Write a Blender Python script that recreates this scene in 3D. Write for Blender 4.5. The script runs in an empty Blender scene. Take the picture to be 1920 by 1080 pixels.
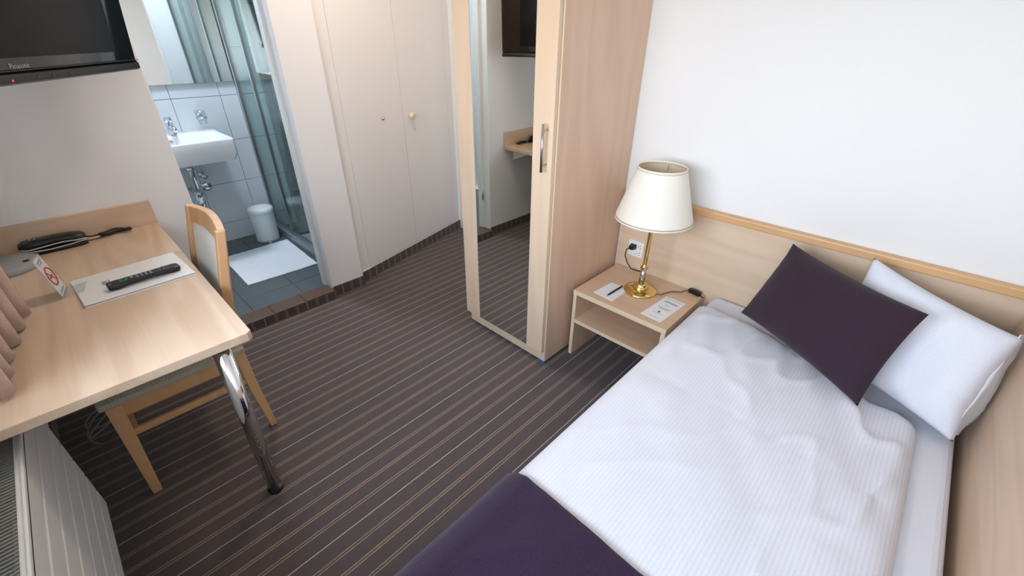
import bpy, bmesh, math, random
from mathutils import Vector, Matrix, noise
random.seed(7)
R = math.radians
scene = bpy.context.scene
COL = scene.collection

# ------------------------------------------------------------------ camera
F_PX, PITCH, ROLL, AZ = 807.7, R(30.37), R(0.557), R(43.55)
cam_d = bpy.data.cameras.new('camera')
cam_d.sensor_width = 36.0
cam_d.lens = 36.0 * F_PX / 1920.0
cam_d.clip_start = 0.02
cam = bpy.data.objects.new('camera', cam_d)
COL.objects.link(cam)
fh = Vector((-math.sin(AZ), math.cos(AZ), 0))
rt = Vector((math.cos(AZ), math.sin(AZ), 0))
up = Vector((0, 0, 1))
fw = fh * math.cos(PITCH) - up * math.sin(PITCH)
u0 = fh * math.sin(PITCH) + up * math.cos(PITCH)
r2 = rt * math.cos(ROLL) + u0 * math.sin(ROLL)
u2 = -rt * math.sin(ROLL) + u0 * math.cos(ROLL)
M = Matrix((r2, u2, -fw)).transposed().to_4x4()
M.translation = (0, 0, 1.48)
cam.matrix_world = M
scene.camera = cam

# ------------------------------------------------------------------ world / light / exposure
scene.view_settings.view_transform = 'Standard'
scene.view_settings.look = 'None'
scene.view_settings.exposure = 0.0
scene.view_settings.gamma = 1.0
scene.view_settings.use_curve_mapping = False
SKY = 14.0
world = bpy.data.worlds.new('world'); scene.world = world
world.use_nodes = True
wn, wl = world.node_tree.nodes, world.node_tree.links
bg = wn['Background']
tc = wn.new('ShaderNodeTexCoord'); sep = wn.new('ShaderNodeSeparateXYZ')
ramp = wn.new('ShaderNodeValToRGB')
wl.new(tc.outputs['Generated'], sep.inputs[0])
mr = wn.new('ShaderNodeMapRange'); mr.inputs['From Min'].default_value = -0.25; mr.inputs['From Max'].default_value = 0.5
wl.new(sep.outputs['Z'], mr.inputs['Value']); wl.new(mr.outputs[0], ramp.inputs[0])
ramp.color_ramp.elements[0].color = (0.30, 0.29, 0.27, 1)
ramp.color_ramp.elements[1].color = (0.69, 0.80, 1.0, 1)
e = ramp.color_ramp.elements.new(0.36); e.color = (0.92, 0.94, 1.0, 1)
wl.new(ramp.outputs[0], bg.inputs['Color'])
bg.inputs['Strength'].default_value = SKY

WX0, WX1, WZ0, WZ1 = -1.62, 0.34, 0.95, 1.95      # window opening in the front wall
WY = -0.42
pd = bpy.data.lights.new('window_portal', 'AREA'); pd.shape = 'RECTANGLE'
pd.size = WX1 - WX0; pd.size_y = WZ1 - WZ0
pd.cycles.is_portal = True
po = bpy.data.objects.new('window_portal', pd); COL.objects.link(po)
po.location = ((WX0 + WX1) / 2, WY - 0.36, (WZ0 + WZ1) / 2)
po.rotation_euler = (R(90), 0, 0)          # faces +Y into the room

# ------------------------------------------------------------------ materials
MATS = {}
def newmat(name):
    m = bpy.data.materials.new(name); m.use_nodes = True
    nt = m.node_tree
    return m, nt.nodes, nt.links, nt.nodes['Principled BSDF']
def S(c):   # sRGB 0-255 -> linear
    return tuple(((v / 255) / 12.92 if v / 255 <= 0.04045 else ((v / 255 + 0.055) / 1.055) ** 2.4) for v in c) + (1,)
def plain(name, rgb, rough=0.5, metal=0.0, bump=0.0, bscale=200, spec=0.5, emit=None, trans=0, coat=0):
    if name in MATS: return MATS[name]
    m, n, l, b = newmat(name)
    b.inputs['Base Color'].default_value = S(rgb)
    b.inputs['Roughness'].default_value = rough
    b.inputs['Metallic'].default_value = metal
    b.inputs['Specular IOR Level'].default_value = spec
    if coat: b.inputs['Coat Weight'].default_value = coat
    if trans: b.inputs['Transmission Weight'].default_value = trans
    if emit:
        b.inputs['Emission Color'].default_value = S(emit[0]); b.inputs['Emission Strength'].default_value = emit[1]
    if bump:
        t = n.new('ShaderNodeTexCoord'); nz = n.new('ShaderNodeTexNoise'); nz.inputs['Scale'].default_value = bscale
        nz.inputs['Detail'].default_value = 3
        bp = n.new('ShaderNodeBump'); bp.inputs['Strength'].default_value = bump; bp.inputs['Distance'].default_value = 0.002
        l.new(t.outputs['Object'], nz.inputs['Vector']); l.new(nz.outputs[0], bp.inputs['Height']); l.new(bp.outputs[0], b.inputs['Normal'])
    MATS[name] = m
    return m
def wood(name, c1, c2, axis='X', rough=0.38, ring=0.5):
    if name in MATS: return MATS[name]
    m, n, l, b = newmat(name)
    t = n.new('ShaderNodeTexCoord'); mp = n.new('ShaderNodeMapping')
    sc = {'X': (0.55, 5.0, 5.0), 'Y': (5.0, 0.55, 5.0), 'Z': (5.0, 5.0, 0.45)}[axis]
    mp.inputs['Scale'].default_value = sc
    l.new(t.outputs['Object'], mp.inputs['Vector'])
    nz = n.new('ShaderNodeTexNoise'); nz.inputs['Scale'].default_value = 1.0; nz.inputs['Detail'].default_value = 2.0
    l.new(mp.outputs[0], nz.inputs['Vector'])
    mu = n.new('ShaderNodeMath'); mu.operation = 'MULTIPLY'; mu.inputs[1].default_value = 46.0
    l.new(nz.outputs[0], mu.inputs[0])
    sn = n.new('ShaderNodeMath'); sn.operation = 'SINE'; l.new(mu.outputs[0], sn.inputs[0])
    mr = n.new('ShaderNodeMapRange'); mr.inputs['From Min'].default_value = -1; mr.inputs['From Max'].default_value = 1
    l.new(sn.outputs[0], mr.inputs['Value'])
    mp2 = n.new('ShaderNodeMapping'); mp2.inputs['Scale'].default_value = tuple(v * (16 if v > 1 else 3) for v in sc)
    l.new(t.outputs['Object'], mp2.inputs['Vector'])
    nz2 = n.new('ShaderNodeTexNoise'); nz2.inputs['Scale'].default_value = 1.6; nz2.inputs['Detail'].default_value = 4
    l.new(mp2.outputs[0], nz2.inputs['Vector'])
    mix1 = n.new('ShaderNodeMix'); mix1.data_type = 'FLOAT'; mix1.inputs[0].default_value = 0.5
    l.new(mr.outputs[0], mix1.inputs[2]); l.new(nz2.outputs[0], mix1.inputs[3])
    mr2 = n.new('ShaderNodeMapRange'); mr2.inputs['From Min'].default_value = 0.25; mr2.inputs['From Max'].default_value = 0.8
    mr2.inputs['To Min'].default_value = 0.5 - ring / 2; mr2.inputs['To Max'].default_value = 0.5 + ring / 2
    l.new(mix1.outputs[0], mr2.inputs['Value'])
    cm = n.new('ShaderNodeMix'); cm.data_type = 'RGBA'
    cm.inputs[6].default_value = S(c1); cm.inputs[7].default_value = S(c2)
    l.new(mr2.outputs[0], cm.inputs[0]); l.new(cm.outputs[2], b.inputs['Base Color'])
    b.inputs['Roughness'].default_value = rough
    MATS[name] = m
    return m
def carpet(name, axis):
    m, n, l, b = newmat(name)
    t = n.new('ShaderNodeTexCoord'); sp = n.new('ShaderNodeSeparateXYZ'); l.new(t.outputs['Object'], sp.inputs[0])
    wob = n.new('ShaderNodeTexNoise'); wob.inputs['Scale'].default_value = 160; l.new(t.outputs['Object'], wob.inputs['Vector'])
    def math_(op, a, bb=None, c=None):
        q = n.new('ShaderNodeMath'); q.operation = op
        for i, v in enumerate((a, bb, c)):
            if v is None: continue
            if isinstance(v, (int, float)): q.inputs[i].default_value = v
            else: l.new(v, q.inputs[i])
        return q.outputs[0]
    x = math_('ADD', sp.outputs[axis], math_('MULTIPLY', math_('SUBTRACT', wob.outputs[0], 0.5), 0.004))
    ph = math_('FRACT', math_('DIVIDE', math_('ADD', x, 10.0 - 0.003), 0.25))        # white line at phase 0
    def line(c, w):
        d = math_('ABSOLUTE', math_('SUBTRACT', ph, c))
        return math_('SMOOTH_MIN', 1.0, math_('MAXIMUM', 0.0, math_('SUBTRACT', 1.25, math_('DIVIDE', d, w))), 0.2)
    white = math_('MAXIMUM', line(0.0, 0.007), line(1.0, 0.007))
    beige = None
    for c in (0.25, 0.75):
        for o in (-0.020, 0.020):
            v = line(c + o, 0.0065); beige = v if beige is None else math_('MAXIMUM', beige, v)
    for o in (-0.020, 0.020):
        beige = math_('MAXIMUM', beige, line(0.5 + o, 0.0065))
    brown = line(0.5, 0.016)
    dark = line(0.40, 0.05)
    pile = n.new('ShaderNodeTexNoise'); pile.inputs['Scale'].default_value = 420; pile.inputs['Detail'].default_value = 2
    l.new(t.outputs['Object'], pile.inputs['Vector'])
    big = n.new('ShaderNodeTexNoise'); big.inputs['Scale'].default_value = 2.2; big.inputs['Detail'].default_value = 3
    l.new(t.outputs['Object'], big.inputs['Vector'])
    def mixc(f, a, bb):
        q = n.new('ShaderNodeMix'); q.data_type = 'RGBA'
        if isinstance(f, (int, float)): q.inputs[0].default_value = f
        else: l.new(f, q.inputs[0])
        for i, v in ((6, a), (7, bb)):
            if isinstance(v, tuple): q.inputs[i].default_value = v
            else: l.new(v, q.inputs[i])
        return q.outputs[2]
    base = mixc(pile.outputs[0], S((62, 53, 54)), S((96, 85, 84)))
    base = mixc(math_('MULTIPLY', big.outputs[0], 0.35), base, S((64, 54, 54)))
    c = mixc(math_('MULTIPLY', brown, 0.6), base, S((112, 86, 66)))
    c = mixc(math_('MULTIPLY', beige, 0.8), c, S((176, 158, 128)))
    c = mixc(math_('MULTIPLY', white, 0.85), c, S((205, 194, 184)))
    l.new(c, b.inputs['Base Color'])
    b.inputs['Roughness'].default_value = 0.92; b.inputs['Specular IOR Level'].default_value = 0.25
    b.inputs['Sheen Weight'].default_value = 0.25
    bp = n.new('ShaderNodeBump'); bp.inputs['Strength'].default_value = 0.6; bp.inputs['Distance'].default_value = 0.003
    l.new(pile.outputs[0], bp.inputs['Height']); l.new(bp.outputs[0], b.inputs['Normal'])
    MATS[name] = m
    return m
def fabric(name, c1, c2, scale=900, rough=0.9, stripes=None, bump=0.4, sheen=0.2, weave=(1, 1, 1)):
    if name in MATS: return MATS[name]
    m, n, l, b = newmat(name)
    t = n.new('ShaderNodeTexCoord'); mp = n.new('ShaderNodeMapping'); mp.inputs['Scale'].default_value = weave
    l.new(t.outputs['Object'], mp.inputs['Vector'])
    nz = n.new('ShaderNodeTexNoise'); nz.inputs['Scale'].default_value = scale; nz.inputs['Detail'].default_value = 2
    l.new(mp.outputs[0], nz.inputs['Vector'])
    mrn = n.new('ShaderNodeMapRange'); mrn.inputs['From Min'].default_value = 0.3; mrn.inputs['From Max'].default_value = 0.7
    l.new(nz.outputs[0], mrn.inputs['Value'])
    cm = n.new('ShaderNodeMix'); cm.data_type = 'RGBA'; cm.inputs[6].default_value = S(c1); cm.inputs[7].default_value = S(c2)
    l.new(mrn.outputs[0], cm.inputs[0])
    out = cm.outputs[2]
    b.inputs['Roughness'].default_value = rough
    if stripes:
        pitch, amt = stripes
        uv = n.new('ShaderNodeUVMap')
        sp = n.new('ShaderNodeSeparateXYZ'); l.new(uv.outputs[0], sp.inputs[0])
        q = n.new('ShaderNodeMath'); q.operation = 'MULTIPLY'; q.inputs[1].default_value = 2 * math.pi / pitch; l.new(sp.outputs[0], q.inputs[0])
        s_ = n.new('ShaderNodeMath'); s_.operation = 'SINE'; l.new(q.outputs[0], s_.inputs[0])
        mm = n.new('ShaderNodeMapRange'); mm.inputs['From Min'].default_value = -0.5; mm.inputs['From Max'].default_value = 0.5
        mm.inputs['To Max'].default_value = amt
        l.new(s_.outputs[0], mm.inputs['Value'])
        c2_ = n.new('ShaderNodeMix'); c2_.data_type = 'RGBA'; c2_.inputs[7].default_value = (0.42, 0.42, 0.46, 1)
        l.new(mm.outputs[0], c2_.inputs[0]); l.new(out, c2_.inputs[6]); out = c2_.outputs[2]
    l.new(out, b.inputs['Base Color'])
    b.inputs['Specular IOR Level'].default_value = 0.2
    b.inputs['Sheen Weight'].default_value = sheen
    bp = n.new('ShaderNodeBump'); bp.inputs['Strength'].default_value = bump; bp.inputs['Distance'].default_value = 0.001
    l.new(nz.outputs[0], bp.inputs['Height']); l.new(bp.outputs[0], b.inputs['Normal'])
    MATS[name] = m
    return m

PAINT = plain('wall_paint', (235, 236, 237), 0.85, bump=0.22, bscale=160)
CEIL = plain('ceiling_paint', (240, 238, 234), 0.9)
WHITE = plain('white_laminate', (233, 235, 236), 0.42)
DOORW = plain('white_door_paint', (235, 235, 233), 0.4)
BEECH_X = wood('beech_grain_x', (222, 196, 170), (205, 175, 147), 'X')
BEECH_Y = wood('beech_grain_y', (222, 196, 170), (205, 175, 147), 'Y')
BEECH_Z = wood('beech_grain_z', (228, 196, 170), (214, 180, 153), 'Z')
BEECH_CAP = wood('beech_cap_solid', (222, 180, 132), (206, 160, 112), 'X', 0.35)
BEECH_CHAIR = wood('beech_chair_solid', (214, 170, 124), (196, 150, 106), 'Z', 0.4)
EDGE = wood('beech_edge_band', (232, 212, 184), (220, 196, 166), 'X', 0.4, 0.3)
CHROME = plain('chrome', (225, 226, 228), 0.08, 1.0)
STEEL = plain('brushed_steel', (190, 190, 192), 0.28, 1.0)
ALU = plain('anodised_aluminium', (176, 182, 186), 0.3, 1.0)
BRASS = plain('polished_brass', (232, 202, 132), 0.12, 1.0)
BLACK = plain('black_plastic', (18, 18, 20), 0.35)
BLACKG = plain('black_gloss', (6, 6, 7), 0.06, coat=0.5)
SCREEN = plain('dark_screen', (12, 13, 15), 0.22, spec=0.18)
GREYP = plain('grey_plastic', (150, 154, 156), 0.45)
WPLAST = plain('white_plastic', (238, 238, 236), 0.35)
PAPER = plain('white_paper', (240, 240, 242), 0.8)
INK = plain('grey_ink', (120, 122, 126), 0.8)
INKB = plain('blue_ink', (40, 60, 150), 0.8)
RED = plain('red_print', (196, 36, 60), 0.7)
CERAMIC = plain('white_ceramic', (240, 242, 243), 0.08)
WTILE = plain('white_wall_tile', (214, 220, 224), 0.12)
GROUT = plain('grey_grout', (120, 124, 126), 0.9)
FTILE = plain('slate_grey_floor_tile', (86, 94, 98), 0.35, bump=0.2, bscale=60)
BTILE = plain('brown_threshold_tile', (92, 70, 56), 0.35, bump=0.2, bscale=60)
BINW = plain('white_enamel', (222, 230, 230), 0.25)
RADW = plain('radiator_enamel', (226, 227, 226), 0.35)
RADG = plain('radiator_grille_grey', (128, 130, 126), 0.5)
MIRROR = plain('mirror_silver', (236, 240, 238), 0.0, 1.0)
DARK = plain('dark_gap', (20, 18, 17), 0.9)
KERB = plain('shower_kerb_grey', (120, 130, 138), 0.3)
BLUE = plain('blue_plastic_glide', (30, 110, 190), 0.4)
CREAM = plain('cream_knob', (236, 226, 206), 0.35)
def glass(name, tint, alpha, rough=0.0):
    m, n, l, b = newmat(name)
    tr = n.new('ShaderNodeBsdfTransparent'); tr.inputs[0].default_value = tint
    gl = n.new('ShaderNodeBsdfGlossy'); gl.inputs['Roughness'].default_value = rough; gl.inputs[0].default_value = (1, 1, 1, 1)
    lw = n.new('ShaderNodeLayerWeight'); lw.inputs[0].default_value = 0.5
    pw = n.new('ShaderNodeMath'); pw.operation = 'POWER'; pw.inputs[1].default_value = 4.0; l.new(lw.outputs['Facing'], pw.inputs[0])
    fr = n.new('ShaderNodeMath'); fr.operation = 'MULTIPLY_ADD'; fr.inputs[1].default_value = 0.6; fr.inputs[2].default_value = 0.04; l.new(pw.outputs[0], fr.inputs[0])
    mx = n.new('ShaderNodeMixShader'); l.new(fr.outputs[0], mx.inputs[0]); l.new(tr.outputs[0], mx.inputs[1]); l.new(gl.outputs[0], mx.inputs[2])
    l.new(mx.outputs[0], n['Material Output'].inputs['Surface'])
    MATS[name] = m
    return m
GLASS_SH = glass('green_shower_glass', (0.80, 0.90, 0.88, 1), 0.1)
GLASS_W = glass('window_glass', (0.97, 0.98, 0.97, 1), 0.05)
ACRYL = glass('clear_acrylic', (0.93, 0.95, 0.96, 1), 0.1)
SHADE = plain('cream_lamp_shade', (243, 238, 228), 0.8)
SHADE_IN = plain('cream_shade_lining', (226, 212, 186), 0.8)
CARPET_X = carpet('striped_carpet', 0)
CARPET_Y = carpet('striped_carpet_skirting', 1)
CHAIRFAB = fabric('woven_chair_fabric', (120, 112, 98), (206, 200, 186), 330, weave=(0.35, 3.0, 1))
CHAIRFABB = fabric('woven_chair_back_fabric', (196, 192, 184), (224, 222, 214), 330, weave=(1, 1, 0.4))
LINEN = fabric('white_striped_linen', (223, 225, 235), (217, 219, 230), 300, stripes=(0.0105, 0.16), bump=0.15, rough=0.7)
LINEN_P = fabric('white_plain_linen', (226, 230, 240), (220, 224, 235), 300, bump=0.15, rough=0.7)
PURPLE = fabric('aubergine_cushion_weave', (44, 30, 42), (62, 45, 58), 700, bump=0.6, sheen=0.1)
THROW = fabric('purple_throw_weave', (35, 22, 44), (56, 39, 66), 420, bump=0.8, sheen=0.15, weave=(2.4, 0.6, 1))
CURTAIN = fabric('dusty_rose_curtain', (176, 152, 140), (190, 166, 154), 300, bump=0.2)
TOWEL = fabric('white_terry', (226, 230, 238), (240, 243, 248), 500, bump=1.0)

# ------------------------------------------------------------------ mesh helpers
class MB:
    def __init__(s): s.v = []; s.f = []; s.sm = []; s.uv = {}
    def add(s, vs, fs, smooth=False):
        o = len(s.v); s.v += [tuple(v) for v in vs]
        for f in fs: s.f.append(tuple(i + o for i in f)); s.sm.append(smooth)
        return s
    def box(s, x0, x1, y0, y1, z0, z1, mat=None):
        vs = [(x0,y0,z0),(x1,y0,z0),(x1,y1,z0),(x0,y1,z0),(x0,y0,z1),(x1,y0,z1),(x1,y1,z1),(x0,y1,z1)]
        if mat is not None: vs = [tuple(mat @ Vector(v)) for v in vs]
        return s.add(vs, [(3,2,1,0),(4,5,6,7),(0,1,5,4),(1,2,6,5),(2,3,7,6),(3,0,4,7)])
    def prism(s, poly, z0, z1):
        k = len(poly)
        vs = [(x, y, z0) for x, y in poly] + [(x, y, z1) for x, y in poly]
        fs = [tuple(range(k))[::-1], tuple(range(k, 2 * k))] + [(i, (i + 1) % k, k + (i + 1) % k, k + i) for i in range(k)]
        return s.add(vs, fs)
    def hexa(s, b4, t4):     # bottom quad, top quad
        return s.add(list(b4) + list(t4), [(3,2,1,0),(4,5,6,7),(0,1,5,4),(1,2,6,5),(2,3,7,6),(3,0,4,7)])
    def tube(s, pts, r, n=10, caps=True):
        pts = [Vector(p) for p in pts]; rs = r if isinstance(r, (list, tuple)) else [r] * len(pts)
        vs = []; prev = None
        for i, p in enumerate(pts):
            t = (pts[min(i + 1, len(pts) - 1)] - pts[max(i - 1, 0)]).normalized()
            if prev is None:
                a = t.orthogonal().normalized()
            else:
                a = (prev - t * prev.dot(t)).normalized()
            prev = a; b_ = t.cross(a)
            for k in range(n):
                an = 2 * math.pi * k / n
                vs.append(p + (a * math.cos(an) + b_ * math.sin(an)) * rs[i])
        fs = [(i*n+k, i*n+(k+1)%n, (i+1)*n+(k+1)%n, (i+1)*n+k) for i in range(len(pts)-1) for k in range(n)]
        s.add(vs, fs, True)
        if caps:
            o = len(s.v) - len(vs)
            s.f.append(tuple(o + k for k in range(n))[::-1]); s.sm.append(False)
            s.f.append(tuple(o + (len(pts)-1)*n + k for k in range(n))); s.sm.append(False)
        return s
    def lathe(s, prof, c, n=32, axis=Vector((0,0,1)), closed=False):
        axis = Vector(axis).normalized(); a = axis.orthogonal().normalized(); b_ = axis.cross(a); c = Vector(c)
        vs = [c + axis * h + (a * math.cos(2*math.pi*k/n) + b_ * math.sin(2*math.pi*k/n)) * r for r, h in prof for k in range(n)]
        m = len(prof)
        fs = [(i*n+k, i*n+(k+1)%n, (i+1)*n+(k+1)%n, (i+1)*n+k) for i in range(m-1) for k in range(n)]
        if closed: fs += [((m-1)*n+k, (m-1)*n+(k+1)%n, (k+1)%n, k) for k in range(n)]
        s.add(vs, fs, True)
        if not closed:
            o = len(s.v) - len(vs)
            if prof[0][0] > 1e-5: s.f.append(tuple(o + k for k in range(n))[::-1]); s.sm.append(False)
            if prof[-1][0] > 1e-5: s.f.append(tuple(o + (m-1)*n + k for k in range(n))); s.sm.append(False)
        return s
    def grid(s, fn, nu, nv, closed_u=False, smooth=True):
        vs = [fn(i / nu, j / nv) for j in range(nv + 1) for i in range(nu + (0 if closed_u else 1))]
        w = nu if closed_u else nu + 1
        fs = [(j*w+i, j*w+(i+1)%w, (j+1)*w+(i+1)%w, (j+1)*w+i) for j in range(nv) for i in range(nu)]
        return s.add(vs, fs, smooth)
    def build(s, name, mat, parent=None, bevel=0, seg=2, kind=None, smooth=None, uv=None, fixn=True):
        me = bpy.data.meshes.new(name)
        off = Vector((0,0,0)); r = parent
        if parent is not None:
            while r.parent is not None: r = r.parent
            if not r.get('_local'): off = Vector(r.location)
        me.from_pydata([tuple(Vector(v) - off) for v in s.v], [], s.f)
        for p, q in zip(me.polygons, s.sm): p.use_smooth = q if smooth is None else smooth
        if fixn:
            bm = bmesh.new(); bm.from_mesh(me); bmesh.ops.recalc_face_normals(bm, faces=bm.faces); bm.to_mesh(me); bm.free()
        if uv:
            ul = me.uv_layers.new(name='UVMap')
            for lp in me.loops: ul.data[lp.index].uv = uv[lp.vertex_index]
        me.update()
        me.materials.append(mat)
        o = bpy.data.objects.new(name, me); COL.objects.link(o)
        if parent is not None: o.parent = parent
        if bevel:
            bv = o.modifiers.new('Bevel', 'BEVEL'); bv.width = bevel; bv.segments = seg; bv.limit_method = 'ANGLE'; bv.angle_limit = R(40)
        if kind: o['kind'] = kind
        return o
def box(name, x0, x1, y0, y1, z0, z1, mat, parent=None, bevel=0, kind=None):
    return MB().box(x0, x1, y0, y1, z0, z1).build(name, mat, parent, bevel, kind=kind)
def thing(name, label, cat, loc=(0,0,0), rotz=0, rotx=0, local=False, group=None):
    o = bpy.data.objects.new(name, None); COL.objects.link(o); o.location = loc; o.rotation_euler = (rotx, 0, rotz)
    o.empty_display_size = 0.1
    o['label'] = label; o['category'] = cat
    if local or rotz or rotx: o['_local'] = 1
    if group: o['group'] = group
    return o
def tag(o, label, cat, group=None):
    o['label'] = label; o['category'] = cat
    if group: o['group'] = group
    return o
def struct(o): o['kind'] = 'structure'; return o
def place(name, mesh, loc, parent, rot=(0,0,0)):    # share mesh data between alike pieces
    o = bpy.data.objects.new(name, mesh); COL.objects.link(o); o.location = loc; o.rotation_euler = rot
    if parent is not None: o.parent = parent
    return o

# ------------------------------------------------------------------ structure
TVX = -2.495; YB = 1.98; XR = 0.42; H = 2.5; ENDY = 2.27
P0 = Vector((-2.552, 1.244)); CD = Vector((-0.249, 0.968)).normalized()
def clx(y): return P0.x + CD.x / CD.y * (y - P0.y)
MB().prism([(TVX, -.42), (XR, -.42), (XR, YB), (-1.62, YB), (-1.62, ENDY + .1), (clx(ENDY + .1) - .02, ENDY + .1), (clx(1.16), 1.16), (TVX, 1.16)], -.06, 0).build('floor', CARPET_X, kind='structure')
MB().box(TVX - .7, XR + .1, -.85, ENDY + .1, H, H + .06).build('ceiling', CEIL, kind='structure')
MB().box(-1.66, XR, YB, YB + .1, 0, H).build('wall_back', PAINT, kind='structure')
MB().box(XR, XR + .1, -.55, YB + .1, 0, H).build('wall_right', PAINT, kind='structure')
wf = MB()
wf.box(TVX - .12, WX0, WY - .35, WY, 0, H); wf.box(WX1, XR, WY - .35, WY, 0, H)
wf.box(WX0, WX1, WY - .35, WY, 0, WZ0); wf.box(WX0, WX1, WY - .35, WY, WZ1, H)
wf.build('wall_front', PAINT, kind='structure')
wl_ = MB(); wl_.box(TVX - .12, TVX, WY, .38, 0, H); wl_.box(TVX - .12, TVX, .38, .94, 2.06, H)
wl_.build('wall_left', PAINT, kind='structure', bevel=.004)
MB().box(TVX - .12, TVX, .94, 1.16, 0, H).build('wall_pillar', PAINT, kind='structure', bevel=.006)
# nook beyond the wardrobe: side wall, end wall with the entry door
MB().box(-1.66, -1.56, YB + .1, ENDY + .1, 0, H).build('wall_nook', PAINT, kind='structure')
d1 = MB(); d1.box(-3.05, -2.76, ENDY + .012, ENDY + .08, 0, H); d1.box(-1.72, -1.66, ENDY, ENDY + .08, 0, H); d1.box(-2.76, -1.72, ENDY, ENDY + .08, 2.05, H)
d1.build('wall_end', DOORW, kind='structure')
dr = MB().box(-2.755, -1.725, ENDY + .02, ENDY + .06, .0, 2.045).build('door_1', DOORW, kind='structure', bevel=.003)
hd = MB(); hd.tube([(-1.80, ENDY + .02, 1.03), (-1.80, ENDY - .03, 1.03), (-1.92, ENDY - .03, 1.03)], .009); hd.build('door_handle', STEEL, dr)
# skirting strips of carpet
MB().box(TVX, TVX + .008, WY, .38, 0, .067).build('baseboard_left', CARPET_Y, kind='structure')
MB().box(TVX, TVX + .008, .94, 1.16, 0, .067).build('baseboard_pillar', CARPET_Y, kind='structure')
MB().box(TVX, -1.62, WY, WY + .008, 0, .067).build('baseboard_front', CARPET_X, kind='structure')
o = MB().box(0, 1.15, -.008, .0, 0, .07).build('baseboard_closet', CARPET_X, kind='structure')
o.location = (P0.x - CD.x * .08, P0.y - CD.y * .08, 0); o.rotation_euler = (0, 0, math.atan2(CD.y, CD.x))
# window frame and panes
wfr = MB()
wfr.box(WX0, WX1, WY - .33, WY - .27, WZ0, WZ0 + .06); wfr.box(WX0, WX1, WY - .33, WY - .27, WZ1 - .06, WZ1)
for x in (WX0, (WX0 + WX1) / 2 - .03, WX1 - .06): wfr.box(x, x + .06, WY - .33, WY - .27, WZ0 + .06, WZ1 - .06)
wo = wfr.build('window_1', DOORW, kind='structure')
for a, b_ in ((WX0 + .06, (WX0 + WX1) / 2 - .03), ((WX0 + WX1) / 2 + .03, WX1 - .06)):
    MB().box(a, b_, WY - .305, WY - .300, WZ0 + .06, WZ1 - .06).build('pane', GLASS_W, wo)
MB().box(WX0 + .002, WX1 - .002, WY - .27, WY + .02, WZ0, WZ0 + .012).build('trim_3', DOORW, kind='structure', bevel=.004)

# ---- bathroom shell
BX = -3.80; BZ = .05; SHY = 1.09
bf = MB().box(-3.95, TVX - .10, -.30, 1.12, -.02, BZ - .004).build('floor_bathroom', GROUT, kind='structure')
tm = MB().box(-.1485, .1485, -.1485, .1485, 0, .007).build('tile', FTILE, bf, bevel=.0012, seg=1)
first = True
for i in range(5):
    for j in range(5):
        cx_, cy_ = -2.75 - .15 - .3 * i, -.11 + .15 + .3 * j - .0
        if cx_ < -3.82 or cy_ > 1.05: continue
        if first: tm.location = (cx_, cy_, BZ - .0045); first = False
        else: place('tile', tm.data, (cx_, cy_, BZ - .0045), bf).modifiers.new('Bevel', 'BEVEL').width = .0012
# edge row in front of the joint x=-2.75 up to the threshold
em = MB().box(-.085, .085, -.1485, .1485, 0, .007).build('tile', FTILE, bf)
for j in range(4):
    cy_ = .04 + .3 * j
    if j == 0: em.location = (-2.662, cy_, BZ - .0045)
    else: place('tile', em.data, (-2.662, cy_, BZ - .0045), bf)
th = MB().box(-2.585, TVX + .028, .38, .94, 0, BZ).build('trim_2', BTILE, kind='structure', bevel=.004)
for k in range(3):
    MB().box(-2.583, TVX + .031, .383 + .186 * k, .565 + .186 * k, BZ, BZ + .005).build('tile', BTILE, th, bevel=.0015)
MB().box(TVX + .026, TVX + .033, .375, .945, 0, BZ - .002).build('baseboard_threshold', CARPET_Y, kind='structure')
wb = MB().box(BX - .1, BX, -.35, 1.285, 0, H).build('wall_bathroom', GROUT, kind='structure')
wt = None
ys_ = [-.51 + .2955 * k for k in range(7)]       # joints at y = ..., .376, .6715, .967, 1.2625
for j, yy in enumerate(ys_[:-1]):
    for i in range(8):
        z0 = -.105 + .3 * i + .0
        a0, a1 = max(yy, -.35) + .0015, min(ys_[j + 1], 1.285) - .0015
        b0, b1 = max(z0, BZ) + .0015, min(z0 + .3, H) - .0015
        if a1 - a0 < .02 or b1 - b0 < .02: continue
        MB().box(BX, BX + .006, a0, a1, b0, b1).build('tile', WTILE, wb, bevel=.001)
# shower recess
sw = MB(); sw.box(-4.55, BX - .1, 1.185, 1.285, 0, H); sw.box(-4.65, -4.55, 1.185, 2.0, 0, H); sw.box(-4.65, -2.95, 1.95, 2.05, 0, H); sw.box(-2.95, -2.88, 1.125, 2.05, 0, H)
sw = sw.build('wall_shower', GROUT, kind='structure')
for i in range(8):
    for j in range(3):
        b0, b1 = max(-.105 + .3 * i, .1) + .0015, min(-.105 + .3 * i + .3, H) - .0015
        a0, a1 = 1.287 + .2955 * j, min(1.287 + .2955 * (j + 1), 1.948) - .003
        if a1 - a0 > .03 and b1 - b0 > .03: MB().box(-4.55, -4.544, a0, a1, b0, b1).build('tile', WTILE, sw, bevel=.001)
    for j in range(5):
        b0, b1 = max(-.105 + .3 * i, .1) + .0015, min(-.105 + .3 * i + .3, H) - .0015
        a0 = -4.545 + .3 * j
        if b1 - b0 > .03: MB().box(a0 + .0015, a0 + .2985, 1.944, 1.95, b0, b1).build('tile', WTILE, sw, bevel=.001)
sf = MB().box(-4.55, -2.95, SHY + .03, 1.95, 0, .06).build('floor_shower', GROUT, kind='structure')
for i in range(5):
    for j in range(3):
        MB().box(-4.54 + .3 * i, -4.243 + .3 * i, 1.13 + .27 * j, 1.397 + .27 * j, .06, .066).build('tile', FTILE, sf)
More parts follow.
